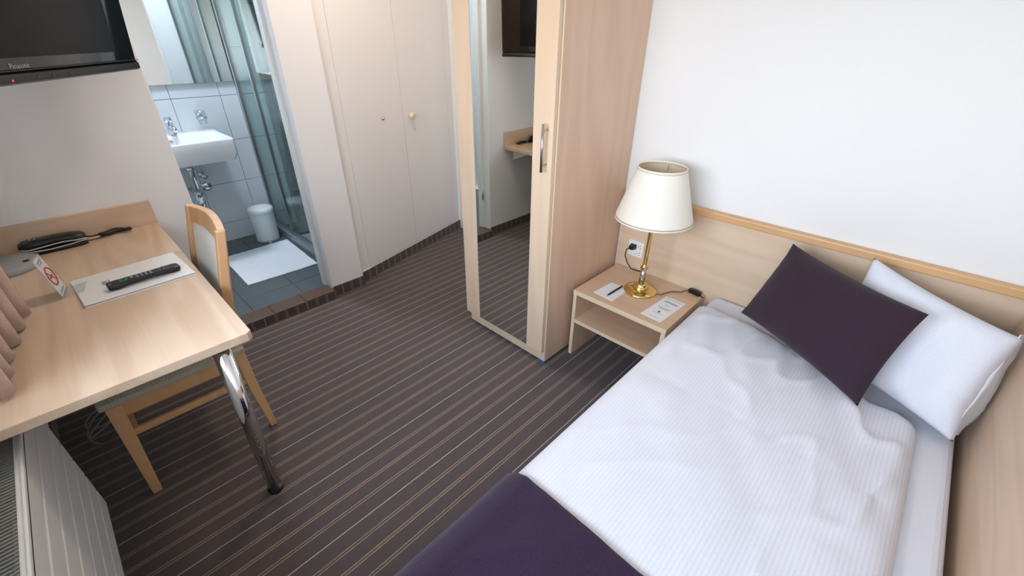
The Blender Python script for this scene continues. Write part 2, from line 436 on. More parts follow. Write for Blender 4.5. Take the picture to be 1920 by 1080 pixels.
# inner walls of the bathroom (back of the left wall, far end, ceiling)
MB().box(-3.9, TVX - .12, -.45, -.35, 0, H).build('wall_bathroom_end', WTILE, kind='structure')
MB().box(-4.65, TVX - .12, -.45, 2.05, H, H + .05).build('ceiling_bathroom', CEIL, kind='structure')
# door frame of the bathroom opening with a hinge
fr = MB(); fr.box(TVX - .125, TVX - .075, .38, .392, BZ, 2.06); fr.box(TVX - .125, TVX - .075, .928, .94, BZ, 2.06); fr.box(TVX - .125, TVX - .075, .38, .94, 2.048, 2.06)
fro = fr.build('trim_1', DOORW, kind='structure')
MB().tube([(TVX - .07, .393, .30), (TVX - .07, .393, .38)], .007).build('hinge', STEEL, fro)

# ------------------------------------------------------------------ built-in closet
cr = thing('closet', 'white built-in closet with two flush doors beside the bathroom doorway', 'closet', (P0.x, P0.y, 0), math.atan2(CD.y, CD.x))
MB().box(-.083, .0, .0, .018, .07, 2.3).build('side_strip', WHITE, cr)
MB().box(1.0, 1.068, .0, .018, .07, 2.3).build('side_strip', WHITE, cr)
MB().box(-.083, 1.068, .0, .018, 2.08, 2.5).build('top_panel', WHITE, cr)
MB().box(-.083, 1.068, .022, .05, .0, 2.5).build('inner_frame', plain('closet_gap_grey', (64, 58, 54), .9), cr)
MB().box(-.083, 1.068, -.004, .018, .07, .077).build('bottom_lip', WHITE, cr)
for k in range(2):
    x0 = .5 * k
    d = MB().box(x0 + .0025, x0 + .4975, -.002, .016, .080, 2.077).build('door', WHITE, cr, bevel=.0015)
    if k == 0:
        MB().lathe([(.010, 0), (.010, .006), (.004, .008), (.004, .014), (.0, .014)], (.309, -.002, 1.015), 16, (0, -1, 0)).build('lock', STEEL, d)
    else:
        MB().lathe([(.013, 0), (.013, .010), (.021, .016), (.023, .024), (.020, .031), (.0, .034)], (.567, -.002, .998), 24, (0, -1, 0)).build('knob', CREAM, d)

# ------------------------------------------------------------------ wardrobe with mirror door
w = thing('wardrobe', 'tall beech wardrobe with a full-length mirror in its door', 'wardrobe', (-1.36, 1.68, 0))
WX_0, WX_1 = -1.647, -1.078
MB().box(WX_1 - .019, WX_1, 1.386, 1.978, .014, 2.15).build('side_panel', BEECH_Z, w, bevel=.0012)
MB().box(WX_0, WX_0 + .019, 1.386, 1.978, .014, 2.15).build('side_panel', BEECH_Z, w, bevel=.0012)
MB().box(WX_0 + .019, WX_1 - .019, 1.966, 1.976, .014, 2.15).build('back_panel', BEECH_Z, w)
MB().box(WX_0 + .019, WX_1 - .019, 1.39, 1.966, 2.13, 2.15).build('top_panel', BEECH_X, w)
MB().box(WX_0 + .019, WX_1 - .019, 1.386, 1.966, .06, .078).build('bottom_shelf', BEECH_X, w)
MB().box(WX_0 + .0005, WX_1 - .0195, 1.384, 1.40, .014, .076).build('plinth', EDGE, w)
MB().box(WX_1 - .019, WX_1 - .0005, 1.3845, 1.3865, .014, 2.15).build('edge_band', EDGE, w)
DX0, DX1, DY0, DY1 = -1.657, -1.084, 1.362, 1.382
MX0, MX1 = -1.551, -1.187
dr_ = MB(); dr_.box(DX0, MX0, DY0, DY1, .079, 2.13); dr_.box(MX1, DX1, DY0, DY1, .079, 2.13); dr_.box(MX0, MX1, DY0, DY1, 2.0, 2.13); dr_.box(MX0, MX1, DY0 + .008, DY1, .079, 2.0)
wd = dr_.build('door', wood('beech_door', (232, 208, 182), (220, 192, 164), 'Z', .38, .4), w, bevel=.0008)
MB().box(MX0 + .001, MX1 - .001, DY0 + .003, DY0 + .008, .0795, 2.0).build('mirror_panel', MIRROR, wd)
hb = MB(); hb.tube([(-1.112, 1.333, 1.006), (-1.112, 1.333, 1.19)], .006, 12)
for z in (1.032, 1.166): hb.tube([(-1.112, 1.362, z), (-1.112, 1.336, z)], .0045, 10)
hb.build('handle', STEEL, wd)
MB().box(-1.108, -1.080, 1.383, 1.405, 0, .014).build('corner_glide', BLUE, w)
MB().box(-1.640, -1.615, 1.395, 1.42, 0, .014).build('corner_glide', DARK, w)
MB().box(-1.640, -1.615, 1.93, 1.955, 0, .014).build('corner_glide', DARK, w)
MB().box(-1.112, -1.087, 1.93, 1.955, 0, .014).build('corner_glide', DARK, w)

# ------------------------------------------------------------------ headboard and side panel
hbd = thing('headboard', 'beech headboard panel with rounded cap rail along the white wall', 'headboard', (-.33, 1.965, 0))
MB().box(-1.062, .42, 1.957, 1.979, .0, .775).build('panel', wood('beech_headboard', (226, 203, 178), (212, 185, 157), 'X', .4, .5), hbd)
MB().box(-1.062, .42, 1.943, 1.979, .776, .809).build('cap_rail', BEECH_CAP, hbd, bevel=.006, seg=3)
sp_ = thing('side_panel', 'beech wall panel along the right-hand side of the bed', 'panel', (.405, .8, 0))
MB().box(.393, .419, -.10, 1.942, .0, .775).build('panel', BEECH_Y, sp_)
MB().box(.380, .419, -.10, 1.942, .776, .809).build('cap_rail', wood('beech_cap_solid_y', (222, 180, 132), (206, 160, 112), 'Y', .35), sp_, bevel=.006, seg=3)

# ------------------------------------------------------------------ bed
bed = thing('bed', 'single bed with white sheet against the beech headboard', 'bed', (-.07, .95, 0))
MB().box(-.50, .36, -.05, 1.945, .06, .24).build('bed_base', BEECH_Y, bed, bevel=.004)
MB().box(-.512, .368, -.06, 1.950, .241, .42).build('mattress', LINEN_P, bed, bevel=.03, seg=4)
for x in (-.45, .31):
    for y in (.02, 1.88): MB().lathe([(.025, 0), (.025, .06)], (x, y, 0), 14).build('leg', BLACK, bed)

def yend(x):
    pts = [(-.60, 1.80), (-.48, 1.79), (-.31, 1.765), (-.115, 1.71), (.05, 1.62), (.14, 1.575), (.20, 1.585), (.245, 1.575), (.30, 1.52)]
    for (a, ya), (b_, yb) in zip(pts, pts[1:]):
        if x <= b_:
            t = (x - a) / (b_ - a); t = t * t * (3 - 2 * t); return ya + (yb - ya) * max(t, 0)
    return pts[-1][1]
prof = [(-.540, .13), (-.542, .22), (-.540, .32), (-.534, .38), (-.522, .42), (-.502, .446), (-.47, .458)]
N = 90
for i in range(1, N): prof.append((-.47 + (.225 + .47) * i / N, .460))
prof += [(.232, .459), (.248, .455), (.262, .446), (.270, .434), (.272, .4235)]
arc = [0.0]
for a, b_ in zip(prof, prof[1:]): arc.append(arc[-1] + math.hypot(b_[0] - a[0], b_[1] - a[1]))
def wr(x, y):
    # long soft folds fanning from the pillows plus fine creases
    n1 = noise.noise(Vector((x * 5.0 + y * 1.2, y * 1.6 - x, .3)))
    n2 = noise.noise(Vector((x * 13 + y * 5.0, y * 3.2 - x * 3, 2.1)))
    n3 = 1 - abs(noise.noise(Vector((x * 7 - y * 3.2, y * 2.6 + x * 2.0, 5.0)))) * 2.2
    n4 = noise.noise(Vector((x * 28, y * 12, 7.0)))
    near = max(0, min(1, (y - .95) / .6))
    rgt = max(0, min(1, (x + .02) / .24))
    return .011 * n1 + (.004 + .004 * near) * n2 + (.003 + .006 * near + .009 * rgt) * max(0, n3) ** 4 + .0012 * n4
MY = 110
def duv(i, j):
    x, z = prof[i]; t = j / MY
    yy = -.02 + (yend(x) + .02) * t
    edge = min(1, (1 - t) / .035); edge = math.sqrt(max(0, 1 - (1 - edge) ** 2))
    if z > .4225:
        k = wr(x, yy)
        side = min(1, abs(x + .53) / .05) * min(1, abs(.272 - x) / .03)
        cr_ = .0025 * math.exp(-((yy - (1.165 - .02 * math.sin(x * 6))) / .006) ** 2)      # pressed fold line
        z = .4215 + (z - .4215 + (k + .004) * side - cr_ * side) * (0.10 + 0.90 * edge)
        z = max(z, .4225)
    else:
        x += .006 * math.sin(yy * 14 + z * 5) * (0.42 - z) / .3
    yy += .012 * noise.noise(Vector((x * 6, 1.0, 4))) * t
    return (x, yy, z)
m = MB(); uv = []
vs = []
for j in range(MY + 1):
    for i in range(len(prof)):
        vs.append(duv(i, j)); uv.append((arc[i], j / MY * 1.8))
w_ = len(prof)
m.add(vs, [(j*w_+i, j*w_+i+1, (j+1)*w_+i+1, (j+1)*w_+i) for j in range(MY) for i in range(w_ - 1)], True)
o = m.build('duvet', LINEN, None, uv=uv)
tag(o, 'white striped duvet spread over the bed under the dark throw', 'duvet')
# purple throw over the foot end
tp = [(x - (.006 if z < .44 else 0), z + (.009 if z >= .4 else 0)) for x, z in prof if x < .2] + [(.235, .468), (.26, .466), (.285, .456), (.31, .440), (.335, .433), (.362, .431), (.376, .424)]
TY = 50
vs = []
for j in range(TY + 1):
    t = j / TY
    for (x, z) in tp:
        yy = -.055 + .61 * t
        k = wr(x, yy) if (z > .44 and x < .24) else 0
        zz = z + k + .004 + .0035 * noise.noise(Vector((x * 7, yy * 7, 11)))
        yy2 = yy + (.004 * math.sin(x * 9) - .006 * max(0, (-.49 - x) / .05)) * t
        if z < .4: x = x + .008 * math.sin(yy * 16 + 1) * (.42 - z) / .3 - .004
        vs.append((x, yy2, zz))
w_ = len(tp)
m = MB(); m.add(vs, [(j*w_+i, j*w_+i+1, (j+1)*w_+i+1, (j+1)*w_+i) for j in range(TY) for i in range(w_ - 1)], True)
o = m.build('bed_throw', THROW, None)
so = o.modifiers.new('Solidify', 'SOLIDIFY'); so.thickness = .007; so.offset = 1
tag(o, 'dark purple woven throw across the foot of the bed', 'throw')

def pillow(name, TL, TR, BR, BL, T, mat, pinch=.03, ears=.0, seed=0, n=44, wrk=.004, pw=.42, parent=None, scale=1.0):
    TL, TR, BR, BL = map(Vector, (TL, TR, BR, BL))
    nor = ((TR - BL).cross(TL - BR)).normalized()
    camv = Vector((0, 0, 1.48)) - (TL + TR + BR + BL) / 4
    if nor.dot(camv) < 0: nor = -nor
    C0 = (TL + TR + BR + BL) / 4
    W, Hh = (TR - TL).length, (TL - BL).length
    idx = {}; vs = []; fs = []; uv = []
    def pt(u, v, side):
        p = (BL * (1 - u) + BR * u) * (1 - v) + (TL * (1 - u) + TR * u) * v
        a = abs(2 * u - 1); b_ = abs(2 * v - 1)
        du = (BR - BL + TR - TL).normalized(); dv = (TL - BL + TR - BR).normalized()
        p += du * (-(2 * u - 1)) * pinch * (1 - b_ ** 2.2) * a ** 3 + dv * (-(2 * v - 1)) * pinch * (1 - a ** 2.2) * b_ ** 3
        e = (1 - a ** 2.6) * (1 - b_ ** 2.6)
        t = T * max(e, 0) ** pw
        q = Vector((u * W * 9 + seed, v * Hh * 9, side * 3 + seed))
        t *= 1 + .10 * noise.noise(q * .55)
        rad = noise.noise(Vector((math.atan2(v - .5, u - .5) * 3.2, seed, side))) * max(0, max(a, b_) - .45)
        t += (wrk * noise.noise(q * 1.6) + wrk * 3.0 * rad) * min(1, e * 5)
        return p + nor * t * side
    for side in (1, -1):
        for j in range(n + 1):
            for i in range(n + 1):
                bd = i in (0, n) or j in (0, n)
                key = (i, j) if bd else (i, j, side)
                if key in idx: continue
                idx[key] = len(vs); vs.append(pt(i / n, j / n, side)); uv.append((i / n * W, j / n * Hh))
    def g(i, j, s_): return idx[(i, j)] if (i in (0, n) or j in (0, n)) else idx[(i, j, s_)]
    for side in (1, -1):
        for j in range(n):
            for i in range(n): fs.append((g(i, j, side), g(i + 1, j, side), g(i + 1, j + 1, side), g(i, j + 1, side)))
    m = MB(); m.add(vs, fs, True)
    return m.build(name, mat, parent, uv=uv)
pil = thing('pillow', 'white pillow leaning in the corner between headboard and side panel', 'pillow', (.17, 1.70, .43))
pillow('pillow_body', (-.02, 1.875, .815), (.372, 1.70, .755), (.345, 1.535, .452), (-.03, 1.735, .452), .085, LINEN_P, .012, seed=3, wrk=.006, parent=pil)
m = MB()
def flap(u, v):
    a = Vector((.345, 1.535, .452)).lerp(Vector((.372, 1.70, .755)), v); out = Vector((.030, .085, -.012)) * (0.75 + .35 * math.sin(v * 3.0))
    p = a + Vector((-.012, .0, .008)) * (1 - u) + out * u + Vector((-.012, -.010, .012)) * math.sin(v * 8 + u * 2) * u + Vector((-.01, -.01, .01)) * noise.noise(Vector((u * 3, v * 6, 2)))
    p.x = min(p.x, .386)
    return p
m.grid(flap, 8, 26)
fo = m.build('pillowcase_flap', LINEN_P, pil); fo.modifiers.new('Solidify', 'SOLIDIFY').thickness = .003
cu = pillow('cushion', (-.266, 1.85, .797), (.158, 1.60, .788), (.11, 1.46, .488), (-.345, 1.755, .488), .078, PURPLE, .012, seed=9, wrk=.003, pw=.62)
tag(cu, 'dark purple rectangular cushion leaning against the white pillow', 'cushion')

# ------------------------------------------------------------------ nightstand
ns = thing('nightstand', 'low open beech nightstand with one shelf between wardrobe and bed', 'nightstand', (-.80, 1.76, 0))
NX0, NX1, NY0, NY1 = -1.047, -.556, 1.547, 1.955
NSW = wood('beech_nightstand', (222, 190, 160), (208, 174, 142), 'X', .36, .4)
MB().box(NX0, NX1, NY0, NY1, .371, .395).build('top_panel', NSW, ns, bevel=.001)
MB().box(NX0, NX1, NY0 - .001, NY0, .3715, .3945).build('edge_band', EDGE, ns)
for a in (NX0 + .001, NX1 - .020):
    s_ = MB().box(a, a + .019, NY0 + .001, NY1, 0, .371).build('side_panel', BEECH_Z, ns)
    MB().box(a + .0005, a + .0185, NY0, NY0 + .001, 0, .371).build('edge_band', EDGE, s_)
sh = MB().box(NX0 + .020, NX1 - .020, NY0 + .002, NY1, .206, .226).build('shelf', NSW, ns)
MB().box(NX0 + .020, NX1 - .020, NY0 + .001, NY0 + .002, .2065, .2255).build('edge_band', EDGE, sh)

# table lamp
LX, LY, LZ = -.806, 1.768, .395
lp = thing('table_lamp', 'brass table lamp with cream conical shade on the nightstand', 'lamp', (LX, LY, LZ))
MB().lathe([(.0, 0), (.078, 0), (.080, .004), (.077, .010), (.060, .016), (.046, .021), (.0, .022)], (LX, LY, LZ), 48).build('base', BRASS, lp)
MB().lathe([(.038, .020), (.040, .026), (.036, .033), (.030, .036), (.031, .041), (.025, .046), (.020, .050), (.0, .051)], (LX, LY, LZ), 40).build('base_ring', BRASS, lp)
MB().lathe([(.0155, .050), (.0135, .125), (.0, .125)], (LX, LY, LZ), 28).build('steel_sleeve', STEEL, lp)
MB().lathe([(.017, .124), (.019, .128), (.015, .132), (.018, .137), (.013, .141), (.010, .146), (.010, .40), (.014, .405), (.014, .44), (.0, .44)], (LX, LY, LZ), 28).build('stem', BRASS, lp)
MB().lathe([(.013, .44), (.013, .475), (.022, .50), (.026, .53), (.018, .556), (.0, .562)], (LX, LY, LZ), 20).build('bulb', plain('opal_bulb', (240, 240, 236), .3), lp)
zb, zt_, rb, rtp = .381, .609, .170, .101
sd = MB().lathe([(rb, zb), (rtp, zt_)], (LX, LY, LZ), 64)
sd.f = [f for f in sd.f if len(f) == 4]; sd.sm = [True] * len(sd.f)
so_ = sd.build('lamp_shade', SHADE, lp, fixn=False)
sd2 = MB().lathe([(rtp - .0015, zt_), (rb - .0015, zb)], (LX, LY, LZ), 64)
sd2.f = [f for f in sd2.f if len(f) == 4]; sd2.sm = [True] * len(sd2.f)
sd2.build('shade_lining', SHADE_IN, so_, fixn=False)
GOLD = plain('gold_piping', (176, 150, 96), .4, .6)
for (r_, z_) in ((rb + .0005, zb + .007), (rtp + .0015, zt_ - .007)):
    MB().tube([(LX + r_ * math.cos(a * math.pi / 24), LY + r_ * math.sin(a * math.pi / 24), LZ + z_) for a in range(49)], .0014, 6, False).build('gold_piping', GOLD, so_)
for (r_, z_) in ((rb, zb), (rtp, zt_)):
    MB().tube([(LX + r_ * math.cos(a * math.pi / 24), LY + r_ * math.sin(a * math.pi / 24), LZ + z_) for a in range(49)], .0028, 8, False).build('shade_rim', SHADE, so_)
fit = MB()
for a in (R(100), R(220), R(340)): fit.tube([(LX + .012 * math.cos(a), LY + .012 * math.sin(a), LZ + .45), (LX + (rtp - .003) * math.cos(a), LY + (rtp - .003) * math.sin(a), LZ + zt_ - .012)], .0016, 6)
fit.build('shade_carrier', STEEL, lp)
cord = MB(); cord.tube([(LX + .074, LY + .02, LZ + .006), (LX + .095, LY + .025, LZ + .007), (LX + .105, LY + .060, LZ + .006), (LX + .120, LY + .095, LZ + .005), (LX + .155, LY + .125, LZ + .005), (-.640, 1.922, LZ + .008), (-.622, 1.926, LZ + .010)], .0028, 8)
co = cord.build('cord', plain('brass_brown_cord', (110, 92, 66), .5), lp)
mt = Matrix.Translation((-.600, 1.925, LZ + .0115)) @ Matrix.Rotation(R(-8), 4, 'Z')
MB().box(-.030, .030, -.011, .011, -.010, .011, mt).build('switch', BLACK, co, bevel=.004, seg=3)
MB().box(-.007, .007, -.006, .006, .010, .0135, mt).build('rocker', plain('dark_rocker', (46, 46, 48), .3), co)
MB().tube([(-.572, 1.921, LZ + .010), (-.562, 1.918, LZ + .005), (-.552, 1.916, LZ + .004)], .0028, 8).build('cord_tail', BLACK, co)

ol = thing('wall_outlet', 'white wall socket on the headboard behind the lamp', 'socket', (-.955, 1.955, .513))
MB().box(-1.000, -.912, 1.949, 1.957, .469, .556).build('cover_plate', WPLAST, ol, bevel=.003)
hole = MB()
for hx, hz in ((-.93, .498), (-.93, .485), (-.942, .4915), (-.955, .485), (-.94, .53), (-.93, .536), (-.93, .523)):
    hole.lathe([(.0024, 0), (.0024, .0008), (0, .0008)], (hx, 1.949, hz), 10, (0, -1, 0))
hole.build('pin_holes', DARK, ol, kind='stuff')
pg = thing('power_plug', 'black plug with cable in the wall socket', 'plug', (-.965, 1.93, .522))
MB().hexa([(-.985, 1.949, .512), (-.950, 1.949, .512), (-.955, 1.915, .515), (-.980, 1.915, .515)], [(-.985, 1.949, .540), (-.950, 1.949, .540), (-.955, 1.915, .534), (-.980, 1.915, .534)]).build('plug_body', BLACK, pg, bevel=.004, seg=3)
MB().tube([(-.975, 1.917, .523), (-.985, 1.905, .515), (-.985, 1.903, .48), (-.968, 1.908, .44), (-.945, 1.915, .412), (-.925, 1.94, .399), (-.905, 1.95, .398)], .003, 8).build('cable', BLACK, pg)

# paper, pen, card on the nightstand
ZN = .3951
nt_ = MB().add([(-.962, 1.594, ZN), (-.851, 1.584, ZN), (-.851, 1.746, ZN), (-.952, 1.737, ZN)] + [(-.962, 1.594, ZN + .0012), (-.851, 1.584, ZN + .0012), (-.851, 1.746, ZN + .0012), (-.952, 1.737, ZN + .0012)], [(3,2,1,0),(4,5,6,7),(0,1,5,4),(1,2,6,5),(2,3,7,6),(3,0,4,7)]).build('note_paper', PAPER)
tag(nt_, 'blank white note sheet under the black pen on the nightstand', 'paper')
pn = thing('pen', 'black ballpoint pen lying on the note sheet', 'pen', (-.90, 1.665, ZN + .0055))
pa, pb = Vector((-.893, 1.607, ZN + .0058)), Vector((-.888, 1.735, ZN + .0058)); pd_ = (pb - pa).normalized()
MB().tube([pa, pa + pd_ * .010, pa + pd_ * .025, pb - pd_ * .012, pb], [.001, .0030, .0045, .0045, .004], 12).build('barrel', BLACK, pn)
MB().tube([pb - pd_ * .012 + Vector((.004, 0, .004)), pb - pd_ * .045 + Vector((.005, 0, .005))], .0012, 6).build('clip', plain('dark_clip', (40, 40, 44), .2, .8), pn)
cd = thing('info_card', 'white printed card at the front of the nightstand top', 'card', (-.645, 1.70, ZN))
ca = [Vector(p) for p in ((-.702, 1.588, 0), (-.603, 1.583, 0), (-.588, 1.806, 0), (-.687, 1.811, 0))]
def cpt(u, v, z): p = (ca[0] * (1 - u) + ca[1] * u) * (1 - v) + (ca[3] * (1 - u) + ca[2] * u) * v; return (p.x, p.y, ZN + z)
MB().hexa([cpt(0,0,0), cpt(1,0,0), cpt(1,1,0), cpt(0,1,0)], [cpt(0,0,.0012), cpt(1,0,.0012), cpt(1,1,.0012), cpt(0,1,.0012)]).build('card_sheet', PAPER, cd)
pr = MB(); random.seed(3)
def bar(u0, u1, v0, v1, mb=pr, z=.0012): mb.hexa([cpt(u0,v0,z), cpt(u1,v0,z), cpt(u1,v1,z), cpt(u0,v1,z)], [cpt(u0,v0,z+.0003), cpt(u1,v0,z+.0003), cpt(u1,v1,z+.0003), cpt(u0,v1,z+.0003)])
def line_(v, h, u0, u1):
    u = u0
    while u < u1:
        q = min(u1, u + random.uniform(.02, .06)); bar(u, q, v, v + h); u = q + .012
line_(.925, .012, .10, .92); line_(.80, .022, .22, .80); line_(.765, .022, .16, .86); line_(.66, .010, .38, .62); line_(.63, .008, .42, .58)
line_(.52, .012, .20, .88); line_(.485, .012, .26, .82); line_(.455, .010, .34, .74); line_(.25, .010, .28, .74); line_(.09, .010, .30, .48); line_(.09, .010, .54, .72)
pr.build('printed_lines', INK, cd, kind='stuff')
lg = MB(); c0 = Vector(cpt(.5, .33, .0013))
lg.lathe([(.0, 0), (.0055, 0), (.0055, .0003), (0, .0003)], c0, 20); bar(.47, .53, .29, .31, lg); lg.build('round_emblem', plain('dark_ink', (60, 62, 66), .8), cd)

# ------------------------------------------------------------------ desk
dk = thing('desk', 'beech desk along the window with a chrome round leg', 'desk', (-1.88, -.09, 0))
DTOP = wood('beech_desktop', (220, 196, 170), (202, 174, 147), 'X', .33, .75)
MB().prism([(TVX + .001, -.405), (-1.272, -.405), (-1.266, -.39), (-1.266, .205), (-1.277, .217), (TVX + .001, .219)], .692, .72).build('desk_top', DTOP, dk, bevel=.002)
MB().box(TVX + .001, TVX + .020, -.405, .222, .72, .825).build('backboard', BEECH_Y, dk, bevel=.001)
lb, lt = Vector((-1.338, .127, 0)), Vector((-1.316, .135, .692))
dl = MB().tube([lb.lerp(lt, .02), lt], .0240, 28).build('leg', CHROME, dk)
MB().tube([lb, lb.lerp(lt, .022)], .0262, 28).build('foot_cap', BLACK, dl)
MB().lathe([(.036, -.010), (.036, 0)], (lt.x, lt.y, .692), 24).build('leg_flange', STEEL, dk)
MB().hexa([(-2.474, -.20, .60), (-2.474, -.17, .60), (-2.474, -.17, .60), (-2.474, -.20, .60)], [(-2.474, -.20, .692), (-2.474, -.17, .692), (-2.25, -.17, .692), (-2.25, -.20, .692)]).build('bracket', WPLAST, dk)
MB().hexa([(-2.474, .10, .60), (-2.474, .13, .60), (-2.474, .13, .60), (-2.474, .10, .60)], [(-2.474, .10, .692), (-2.474, .13, .692), (-2.25, .13, .692), (-2.25, .10, .692)]).build('bracket', WPLAST, dk)

# chair
ch = thing('chair', 'beech chair with cream woven upholstery pushed under the desk', 'chair', (-1.85, .03, 0))
CX0, CX1 = -2.06, -1.655
def leg4(a, b_, s0, s1, name, mat=BEECH_CHAIR):
    a, b_ = Vector(a), Vector(b_)
    q = lambda c, s: [(c.x - s[0], c.y - s[1], c.z), (c.x + s[0], c.y - s[1], c.z), (c.x + s[0], c.y + s[1], c.z), (c.x - s[0], c.y + s[1], c.z)]
    return MB().hexa(q(a, s0), q(b_, s1)).build(name, mat, ch, bevel=.003)
leg4((CX1 + .008, -.182, 0), (CX1 - .010, -.165, .41), (.011, .014), (.016, .022), 'leg')
leg4((CX0 + .005, -.182, 0), (CX0 + .020, -.165, .41), (.011, .014), (.016, .022), 'leg')
for xs in (CX1 - .016, CX0 + .016):
    mb = MB(); pts = [(.245, 0, .013), (.226, .22, .017), (.218, .42, .019), (.232, .56, .017), (.262, .72, .016), (.300, .895, .014)]
    vs = []; n_ = 4
    for (y, z, hy) in pts: vs += [(xs - .013, y - hy, z), (xs + .013, y - hy, z), (xs + .013, y + hy, z), (xs - .013, y + hy, z)]
    fs = [(3,2,1,0), tuple(len(vs) - 4 + k for k in range(4))] + [(4*i+k, 4*i+(k+1)%4, 4*i+4+(k+1)%4, 4*i+4+k) for i in range(len(pts)-1) for k in range(4)]
    mb.add(vs, fs).build('leg', BEECH_CHAIR, ch, bevel=.003)
for xs in (CX1 - .014, CX0 + .014):
    MB().box(xs - .010, xs + .010, -.15, .205, .355, .412).build('seat_rail', BEECH_CHAIR, ch, bevel=.002)
    MB().box(xs - .008, xs + .008, -.16, .215, .262, .288).build('stretcher', BEECH_CHAIR, ch, bevel=.002)
MB().box(CX0 + .03, CX1 - .03, -.178, -.158, .355, .412).build('seat_rail', BEECH_CHAIR, ch, bevel=.002)
MB().box(CX0 + .03, CX1 - .03, .20, .22, .355, .412).build('seat_rail', BEECH_CHAIR, ch, bevel=.002)
m = MB()
def seatf(x, y):
    a = abs((x - (CX0 + CX1) / 2) / ((CX1 - CX0) / 2 + .012)); b_ = abs((y - .02) / .225)
    return .437 + .022 * (max(0, 1 - a ** 4) * max(0, 1 - b_ ** 4)) ** .5
sx0, sx1, sy0, sy1 = CX0 - .010, CX1 + .012, -.200, .238
m.box(sx0, sx1, sy0, sy1, .413, .438)
m.grid(lambda u, v: (sx0 + (sx1 - sx0) * u, sy0 + (sy1 - sy0) * v, seatf(sx0 + (sx1 - sx0) * u, sy0 + (sy1 - sy0) * v)), 16, 16)
m.build('seat', CHAIRFAB, ch, bevel=.006)
# backrest: curved frame with a padded panel
def backp(s, z, d):    # s 0..1 across, gentle concave curve, leaning back
    x = CX0 + .003 + (CX1 - CX0 - .006) * s
    y = .236 + (z - .56) * .195 + .020 * math.sin(math.pi * s) + d
    return (x, y, z)
def slab(s0, s1, z0, z1, d0, d1, name, mat, arch=0, n=14, bev=.003, parent=ch):
    vs = []
    for i in range(n + 1):
        s = s0 + (s1 - s0) * i / n; top = z1 + arch * math.sin(math.pi * i / n)
        vs += [backp(s, z0, d0), backp(s, z0, d1), backp(s, top, d1), backp(s, top, d0)]
    fs = [(0,1,2,3), tuple(4*n + k for k in range(4))[::-1]] + [(4*i+k, 4*i+(k+1)%4, 4*i+4+(k+1)%4, 4*i+4+k) for i in range(n) for k in range(4)]
    return MB().add(vs, fs).build(name, mat, parent, bevel=bev)
slab(.06, .94, .835, .893, -.012, .014, 'top_rail', BEECH_CHAIR, .012)
slab(.06, .94, .50, .545, -.010, .012, 'lower_rail', BEECH_CHAIR)
slab(.015, .10, .44, .893, -.012, .014, 'side_rail', BEECH_CHAIR, n=2)
slab(.90, .985, .44, .893, -.012, .014, 'side_rail', BEECH_CHAIR, n=2)
m = MB(); 
def padf(u, v, sgn):
    a, b_ = abs(2*u-1), abs(2*v-1)
    return .016 * max(0, (1 - a ** 5) * (1 - b ** 5 if False else 1 - b_ ** 5)) ** .5
m.grid(lambda u, v: backp(.095 + .81 * u, .53 + .315 * v - .018 * (abs(2*u-1) ** 6) * (1 if v > .5 else -1), -.008 - padf(u, v, 1)), 20, 16)
m.grid(lambda u, v: backp(.095 + .81 * u, .53 + .315 * v, .010 + padf(u, v, 1) * .6), 20, 16)
m.build('back_pad', CHAIRFABB, ch)

# ------------------------------------------------------------------ things on the desk
DZ = .72
fd = thing('folder', 'white information folder lying under the remote control', 'folder', (-1.90, .04, DZ))
fq = [(-2.018, -.121), (-1.768, -.105), (-1.781, .203), (-2.044, .187)]
MB().prism(fq, DZ + .0005, DZ + .003).build('back_cover', PAPER, fd)
MB().hexa([(x, y, DZ + .0032 + (.004 if x > -1.9 else 0)) for x, y in fq], [(x, y, DZ + .0052 + (.004 if x > -1.9 else 0)) for x, y in fq]).build('front_cover', plain('white_card', (232, 233, 232), .5), fd, bevel=.0008)
lgm = MB()
for k in range(4): lgm.box(-1.925 + .009 * k, -1.922 + .009 * k, -.045, -.030, DZ + .0092, DZ + .0096)
lgm.box(-1.930, -1.884, -.026, -.024, DZ + .0092, DZ + .0096)
lgm.build('blue_print', INKB, fd, kind='stuff')
ra, rb_ = Vector((-1.836, -.036, 0)), Vector((-1.850, .172, 0)); ang = math.atan2(rb_.y - ra.y, rb_.x - ra.x)
rc = thing('remote_control', 'black remote control with rows of small buttons on the folder', 'remote', (ra.x, ra.y, DZ + .0095), ang)
L = (rb_ - ra).length
m = MB(); secs = [(.0, .017, .004, .018), (.006, .022, .001, .021), (.03, .0235, .0, .021), (.05, .0225, .004, .021), (.12, .0215, .006, .020), (.16, .0225, .003, .020), (.19, .0235, .0, .020), (L - .006, .022, .001, .019), (L, .016, .004, .016)]
vs = []
for (x, hw, z0, z1) in secs: vs += [(x, -hw * .8, z0), (x, hw * .8, z0), (x, hw, z0 + (z1 - z0) * .6), (x, hw * .86, z1), (x, -hw * .86, z1), (x, -hw, z0 + (z1 - z0) * .6)]
m.add(vs, [tuple(range(6))[::-1], tuple(len(vs) - 6 + k for k in range(6))] + [(6*i+k, 6*i+(k+1)%6, 6*i+6+(k+1)%6, 6*i+6+k) for i in range(len(secs)-1) for k in range(6)])
m.build('body', BLACK, rc, bevel=.002)
def keys(cells, name, mat, r=.0032):
    q = MB()
    for (x, y) in cells: q.box(x - r, x + r, y - r * .8, y + r * .8, .0195, .0222)
    return q.build(name, mat, rc)
random.seed(5)
keys([(.085 + .013 * i, -.011 + .011 * j) for i in range(4) for j in range(3)], 'number_keys', plain('pale_key', (150, 152, 156), .5), .0026)
keys([(.018 + .011 * i, -.013 + .013 * j) for i in range(3) for j in range(3) if (i + j) % 2], 'menu_keys', plain('dark_key', (70, 72, 76), .5))
